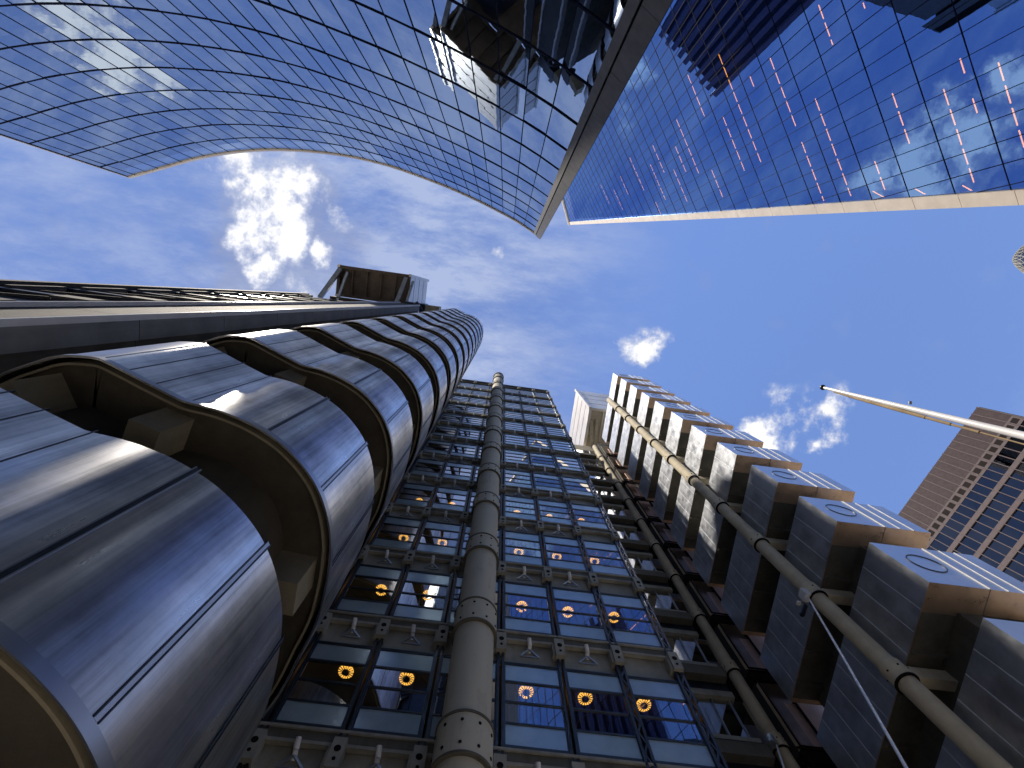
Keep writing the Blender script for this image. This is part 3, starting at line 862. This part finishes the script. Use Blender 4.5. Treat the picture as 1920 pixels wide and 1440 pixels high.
for i in range(len(tl)-1):
    for j in range(len(hl)-1):
        q = [(tl[i+1], hl[j]), (tl[i], hl[j]), (tl[i], hl[j+1]), (tl[i+1], hl[j+1])]
        q = clip(q, *c1)
        if len(q) > 2: q = clip(q, *c2)
        if len(q) > 2:
            a = abs(sum(q[x][0]*q[(x+1) % len(q)][1]-q[(x+1) % len(q)][0]*q[x][1] for x in range(len(q))))
            if a > 1e-6: quads.append([SPt(*p) for p in q])
glaze(quads, M['scalpel_glass'], slant, 95, .002)
def seg(p, q, w, d, name, mat, off=-.04):
    m = MB(); a = SPt(p[0], p[1], off); b = SPt(q[0], q[1], off)
    m.bar(a, b, w, d, up=(nS.x, nS.y, 0)); return m.build(name, mat, slant)
for t in tl:
    # top of this mullion: under roof and rake
    hr = min(h_roof(t), 1.0107+(.288-.031-t)/.1556)
    if hr > .05: seg((t, GROUND/DS), (t, hr), .045, .03, 'mullion', M['mullion'])
for h in hl[1:]:
    tmax = t_edge(h)-.031
    tmin = tl[-1]
    if h > h_roof(tl[-1]): tmin = -.431+(h-5.62)/1.10
    if tmax > tmin: seg((tmin, h), (tmax, h), .04, .035, 'transom', M['mullion'], -.02)
# raking edge: panels
hh = 5.62; stepz = .1182
edges = []
h = GROUND/DS
while h < 5.62:
    h2 = min(5.62, h+stepz); 
    if True:
        m = MB()
        a0 = t_edge(h)-.031; a1 = t_edge(h); b0 = t_edge(h2-.0012)-.031; b1 = t_edge(h2-.0012)
        f4 = [SPt(a0, h, -.15), SPt(a1, h, -.15), SPt(b1, h2-.0012, -.15), SPt(b0, h2-.0012, -.15)]
        r4 = [SPt(a0, h, .4), SPt(a1-.004, h, 2.6), SPt(b1-.004, h2-.0012, 2.6), SPt(b0, h2-.0012, .4)]
        i = len(m.v); m.v += f4+r4
        for q in ((0,1,2,3),(7,6,5,4),(0,4,5,1),(1,5,6,2),(2,6,7,3),(3,7,4,0)): m.f.append(q); m.mi.append(0)
        edges.append(m.build('edge_panel', M['band_pale'], slant))
    h = h2
seg((-.431-.0, 5.62), (tl[-1], h_roof(tl[-1])), .5, .9, 'parapet', M['band_pale'], -.1)
# interior
m = MB(); th = [SPt(tl[-1], GROUND/DS, 1.6), SPt(.30+.15, GROUND/DS, 1.6), SPt(t_edge(5.5)-.04, 5.5, 1.6), SPt(tl[-1], 5.0, 1.6)]
m.poly(th); m.build('interior_wall', M['ceiling'], slant)
m = MB()
bk_ = [SPt(tl[-1], 0, 1.8), SPt(t_edge(0)-.06, 0, 3.0), SPt(.2, 0, 40), SPt(-1.1, 0, 40)]
tp_ = [SPt(tl[-1], h_roof(tl[-1])-.1, 1.8), SPt(-.47, 5.5, 3.0), SPt(-.55, 5.2, 40), SPt(-1.1, 4.8, 40)]
m.v += bk_+tp_
for q in ((3,2,1,0),(4,5,6,7),(0,1,5,4),(1,2,6,5),(2,3,7,6),(3,0,4,7)): m.f.append(q); m.mi.append(0)
m.build('rear_body', M['band_grey'], slant)
# strip lights on the ceilings, seen through the glass
runs = [(1.45,-.112,.175),(1.565,-.285,-.075),(1.565,-.025,.165),(1.214,-.025,.098),(1.095,.018,.225),(1.328,.107,.186),
        (1.044,-.022,.008),(1.044,.06,.09),(.98,.018,.235),(1.80,-.415,-.027),(1.918,-.242,-.031),(2.27,-.366,-.119),(2.04,-.457,-.289),
        (2.62,-.364,-.22),(1.685,-.286,-.249),(2.384,-.28,-.159),(2.50,-.20,-.02),(2.75,-.30,-.10),(3.0,-.42,-.20),(2.15,-.10,.02),
        (.86,.02,.12),(1.33,-.30,-.20),(1.21,-.32,-.22),(1.10,-.28,-.19),(3.3,-.38,-.25),(3.55,-.35,-.2),(3.8,-.45,-.3),(2.9,-.12,-.03)]
lb = bay
for h, a, b_ in runs:
    m = MB(); t = a
    while t < b_-.012:
        e = min(t+lb*.80, b_)
        p0 = SPt(t, h, .55); p1 = SPt(e, h, .55); p0 = (p0[0], p0[1], p0[2]*1.016); p1 = (p1[0], p1[1], p1[2]*1.016)
        m.bar(p0, p1, .055, .05); t += lb
    m.build('light_strip', M['light_strip'], slant)
for h, a in ((1.27, .222), (1.15, .243), (1.40, .198)):  # glowing bars stand for reflections of the ceiling lights along the raking edge
    m = MB(); p0 = SPt(a-.018, h-.012, .5); p1 = SPt(a+.016, h-.012, 1.4); m.bar(p0, p1, .06, .05)
    m.build('light_strip', M['light_strip'], slant)

# ============================================================ brown gridded tower at the right
BH = 88.
brown = thing('gridded_office_tower', 'distant brown and grey gridded office tower in the lower right', 'building', (90, 25, GROUND))
C0 = Vector((88.2, 7.2)); dB = Vector((-.374, .927)).normalized(); nB = Vector((-dB.y, dB.x))
if nB.x > 0: nB = -nB
def BP(s, z, off=0): p = C0+dB*s-nB*off; return (p.x, p.y, z)
Lb = 46.; bw = 1.45; nb = int(Lb/bw)
m = MB(); pts = [BP(-.3, 0, .25)[:2], BP(Lb, 0, .25)[:2], BP(Lb, 0, 30)[:2], BP(-.3, 0, 30)[:2]]
m.prism(pts, GROUND, BH-.1); m.build('body', M['dark'], brown)
for i in range(nb):
    m = MB(); m.poly([BP(i*bw+.05, 81.6), BP((i+1)*bw-.05, 81.6), BP((i+1)*bw-.05, BH), BP(i*bw+.05, BH)]); m.build('parapet_panel', M['brown_panel'], brown)
m = MB(); m.box(0,0.01,0,.01,0,.01)
rows = []
z = 79.4
m = MB()
for i in range(nb):
    m.poly([BP(i*bw+.35, 80.0, -.01), BP((i+1)*bw-.15, 80.0, -.01), BP((i+1)*bw-.15, 81.2, -.01), BP(i*bw+.35, 81.2, -.01)])
m.build('louvre_band', M['black_rubber'], brown)
m = MB(); m.poly([BP(0, 79.4), BP(nb*bw, 79.4), BP(nb*bw, 81.6), BP(0, 81.6)]); m.build('spandrel', M['brown_frame'], brown)
wq = []
z1 = 79.4
k = 0
while z1 > 6:
    z0 = z1-3.0
    for i in range(nb): wq.append([BP(i*bw+.07, z0, .06), BP((i+1)*bw-.07, z0, .06), BP((i+1)*bw-.07, z1, .06), BP(i*bw+.07, z1, .06)])
    m = MB(); a = BP(0, z0-.45, -.05); 
    m.bar(BP(0, z0-.42, 0), BP(nb*bw, z0-.42, 0), .25, .84, up=(0,0,1)); m.build('spandrel', M['brown_frame'], brown)
    z1 -= 3.84
glaze(wq, M['brown_glass'], brown, 90, .01)
for i in range(nb+1):
    m = MB(); m.bar(BP(i*bw, GROUND, -.06), BP(i*bw, BH+.02, -.06), .13, .22, up=(nB.x, nB.y, 0)); m.build('mullion', M['brown_frame'], brown)

# ============================================================ domed lattice tower tip at the right edge
dome = thing('lattice_dome_tower', 'rounded tip of a diamond-latticed glass tower just inside the right edge', 'building', (176, -38.5, GROUND))
ax = Vector((174.9, -38.9)); HT = 176.
prof = [(0, 0.05), (.3, 1.2), (1.1, 2.3), (2.6, 3.6), (5, 5.2), (8.5, 7.2), (14, 11.5), (24, 15.5), (40, 20), (65, 24.5), (95, 26.5), (130, 25), (HT+1.6, 22)]
n = 36; m = MB()
for i in range(len(prof)-1):
    for k in range(n):
        a0 = 2*math.pi*(k+.5*(i % 2))/n; a1 = 2*math.pi*(k+1+.5*(i % 2))/n
        pts = []
        for (dz, r), aa in ((prof[i], (a0, a1)), (prof[i+1], (a1, a0))):
            for a in aa: pts.append((ax.x+r*math.cos(a), ax.y+r*math.sin(a), HT-dz))
        m.poly(pts)
m.build('glass_skin', M['brown_glass'], dome)
m = MB()
for i in range(len(prof)-1):
    for k in range(n):
        for sgn in (1, -1):
            a0 = 2*math.pi*(k+.5*(i % 2))/n; a1 = a0+sgn*2*math.pi*.5/n
            (d0, r0), (d1, r1) = prof[i], prof[i+1]
            m.bar((ax.x+(r0+.05)*math.cos(a0), ax.y+(r0+.05)*math.sin(a0), HT-d0+.05), (ax.x+(r1+.05)*math.cos(a1), ax.y+(r1+.05)*math.sin(a1), HT-d1), .13, .13)
    dz, r = prof[i]
    for k in range(n):
        a0 = 2*math.pi*k/n; a1 = 2*math.pi*(k+1)/n
        m.bar((ax.x+(r+.05)*math.cos(a0), ax.y+(r+.05)*math.sin(a0), HT-dz), (ax.x+(r+.05)*math.cos(a1), ax.y+(r+.05)*math.sin(a1), HT-dz), .12, .12)
m.build('lattice', M['concrete'], dome)

# ============================================================ world sky with clouds
w = bpy.data.worlds.new('World'); sc.world = w; w.use_nodes = True
nt = w.node_tree
for n_ in list(nt.nodes): nt.nodes.remove(n_)
out = N(nt, 'ShaderNodeOutputWorld'); bg = N(nt, 'ShaderNodeBackground')
SUN = Vector((-.495, -.155, 1)).normalized()
el = math.asin(SUN.z); rot = math.atan2(SUN.x, SUN.y)
sky = N(nt, 'ShaderNodeTexSky'); sky.sky_type = 'NISHITA'; sky.sun_disc = False
sky.sun_elevation = el; sky.sun_rotation = rot; sky.altitude = 0; sky.air_density = 1.0; sky.dust_density = 0.0; sky.ozone_density = 3.0
tc = N(nt, 'ShaderNodeTexCoord'); sep = N(nt, 'ShaderNodeSeparateXYZ'); L(nt, tc.outputs['Generated'], sep.inputs[0])
def mth(op, a, b=None, c=None, clamp=False):
    n_ = N(nt, 'ShaderNodeMath', operation=op); n_.use_clamp = clamp
    for i, v in enumerate((a, b, c)):
        if v is None: continue
        if isinstance(v, (int, float)): n_.inputs[i].default_value = v
        else: L(nt, v, n_.inputs[i])
    return n_.outputs[0]
dz = mth('MAXIMUM', sep.outputs[2], .06)
px = mth('DIVIDE', sep.outputs[0], dz); py = mth('DIVIDE', sep.outputs[1], dz)
cmb = N(nt, 'ShaderNodeCombineXYZ'); L(nt, px, cmb.inputs[0]); L(nt, py, cmb.inputs[1]); P = cmb.outputs[0]
def mapv(vec, loc=(0,0,0), rot=(0,0,0), scale=(1,1,1)):
    m_ = N(nt, 'ShaderNodeMapping'); m_.inputs['Location'].default_value = loc; m_.inputs['Rotation'].default_value = rot; m_.inputs['Scale'].default_value = scale
    L(nt, vec, m_.inputs['Vector']); return m_.outputs[0]
def smooth(v, a, b, lo=0., hi=1.):
    m_ = N(nt, 'ShaderNodeMapRange'); m_.interpolation_type = 'SMOOTHSTEP'
    m_.inputs['From Min'].default_value = a; m_.inputs['From Max'].default_value = b
    m_.inputs['To Min'].default_value = lo; m_.inputs['To Max'].default_value = hi
    L(nt, v, m_.inputs['Value']); return m_.outputs[0]
fine = nz(nt, mapv(P, (3.1, 1.7, 0)), 11, 9, .62)
mid = nz(nt, mapv(P, (.6, 2.3, .4)), 4.2, 8, .6)
wn = N(nt, 'ShaderNodeTexNoise'); wn.inputs['Scale'].default_value = 6.5; wn.inputs['Detail'].default_value = 5; L(nt, P, wn.inputs['Vector'])
ws = N(nt, 'ShaderNodeVectorMath', operation='SUBTRACT'); L(nt, wn.outputs['Color'], ws.inputs[0]); ws.inputs[1].default_value = (.5, .5, .5)
wm_ = N(nt, 'ShaderNodeVectorMath', operation='SCALE'); L(nt, ws.outputs[0], wm_.inputs[0]); wm_.inputs['Scale'].default_value = .17
PW = N(nt, 'ShaderNodeVectorMath', operation='ADD'); L(nt, P, PW.inputs[0]); L(nt, wm_.outputs[0], PW.inputs[1]); PW = PW.outputs[0]
def blob(cx, cy, r, src=None):
    d = N(nt, 'ShaderNodeVectorMath', operation='DISTANCE'); L(nt, src or PW, d.inputs[0]); d.inputs[1].default_value = (cx, cy, 0)
    return smooth(mth('DIVIDE', d.outputs['Value'], r), 1.0, .1)
blobs = [(-.53,-.175,.085),(-.47,-.15,.10),(-.43,-.12,.085),(-.49,-.08,.10),(-.42,-.05,.08),(-.33,-.11,.055),(-.46,.0,.08),(-.40,.04,.075),(-.36,-.03,.05),
         (.285,.050,.066),(.62,.165,.10),(.69,.145,.10),(.57,.205,.085),(.66,.20,.06),(-.017,-.103,.022),
         (-.70,.64,.16),(-.60,.60,.12),(-.56,.50,.08),(-.80,.66,.1)]
acc = None
for b_ in blobs:
    v = blob(*b_); acc = v if acc is None else mth('MAXIMUM', acc, v)
cum = mth('ADD', mth('ADD', mth('MULTIPLY', mth('SUBTRACT', fine, .5), 1.75), .49), mth('MULTIPLY', mth('SUBTRACT', acc, .54), .40))
gate = smooth(acc, .0, .25)
cumd = mth('MULTIPLY', smooth(cum, .36, .66), gate); cumw = mth('MULTIPLY', smooth(cum, .52, .76), gate)
# everywhere clouds beyond the picture (seen only in reflections)
rad = N(nt, 'ShaderNodeVectorMath', operation='LENGTH'); L(nt, P, rad.inputs[0])
far = smooth(rad.outputs['Value'], 1.0, 1.6)
genc = mth('MULTIPLY', smooth(mid, .50, .68), far)
# thin veils, strongest to the left and centre
st = nz(nt, mapv(P, (0, 0, 0), (0, 0, math.radians(62)), (1.0, 3.6, 1)), 3.4, 10, .68)
st2 = nz(nt, mapv(P, (5, 1, 0), (0, 0, math.radians(35)), (2.0, 4.5, 1)), 2.2, 10, .66)
lm = smooth(px, .34, -.12)
cm = mth('MAXIMUM', mth('SUBTRACT', 1, mth('DIVIDE', mth('ABSOLUTE', mth('ADD', px, .20)), .55)), 0)
veil = mth('MULTIPLY', smooth(mth('MULTIPLY', mth('ADD', st, st2), .5), .38, .70), mth('ADD', mth('MULTIPLY', lm, .75), mth('MULTIPLY', cm, 1.1)), None, True)
grey = smooth(mth('ADD', blob(-.44, -.04, .27), mth('MULTIPLY', mth('SUBTRACT', fine, .5), 1.8)), .1, .9)
hz = smooth(px, .45, -.1, 0.1, .85)
SK = .12
skc = N(nt, 'ShaderNodeVectorMath', operation='MULTIPLY'); L(nt, sky.outputs[0], skc.inputs[0]); skc.inputs[1].default_value = (.95, .95, 1.10)
def mixc(fac, a, b):
    m_ = N(nt, 'ShaderNodeMix'); m_.data_type = 'RGBA'
    L(nt, fac, m_.inputs[0])
    for s_, v in ((m_.inputs[6], a), (m_.inputs[7], b)):
        if isinstance(v, tuple): s_.default_value = (*v, 1)
        else: L(nt, v, s_)
    return m_.outputs[2]
CL = 3.0
c = mixc(hz, skc.outputs[0], (.70, 1.10, 2.45))
c = mixc(mth('MULTIPLY', veil, .85), c, (1.95, 2.3, 3.3))
c = mixc(mth('MULTIPLY', grey, .55), c, (1.35, 1.55, 2.3))
c = mixc(cumd, c, (2.6, 2.8, 3.5))
c = mixc(cumw, c, (5.0, 4.95, 4.9))
c = mixc(mth('MULTIPLY', genc, .8), c, (3.6, 3.8, 4.4))
L(nt, c, bg.inputs['Color']); bg.inputs['Strength'].default_value = SK
L(nt, bg.outputs[0], out.inputs[0])

# ============================================================ sun
sd = bpy.data.lights.new('sun', 'SUN'); sd.energy = 3.6; sd.angle = math.radians(1.0); sd.color = (1, .90, .76)
so = bpy.data.objects.new('sun', sd); col.objects.link(so)
so.rotation_euler = (-SUN).to_track_quat('-Z', 'Y').to_euler()

# ============================================================ camera
cd = bpy.data.cameras.new('camera'); cd.sensor_width = 36; cd.lens = 36*930/1920; cd.clip_start = .05; cd.clip_end = 3000
cam = bpy.data.objects.new('camera', cd); col.objects.link(cam); cam.matrix_world = CAMM
sc.camera = cam
sc.view_settings.view_transform = 'Standard'; sc.view_settings.look = 'None'
sc.view_settings.exposure = 1.0; sc.view_settings.gamma = 1
sc.cycles.max_bounces = 10; sc.cycles.glossy_bounces = 5; sc.cycles.transparent_max_bounces = 12; sc.cycles.diffuse_bounces = 5
sc.cycles.use_denoising = True
sc.cycles.sample_clamp_indirect = 6
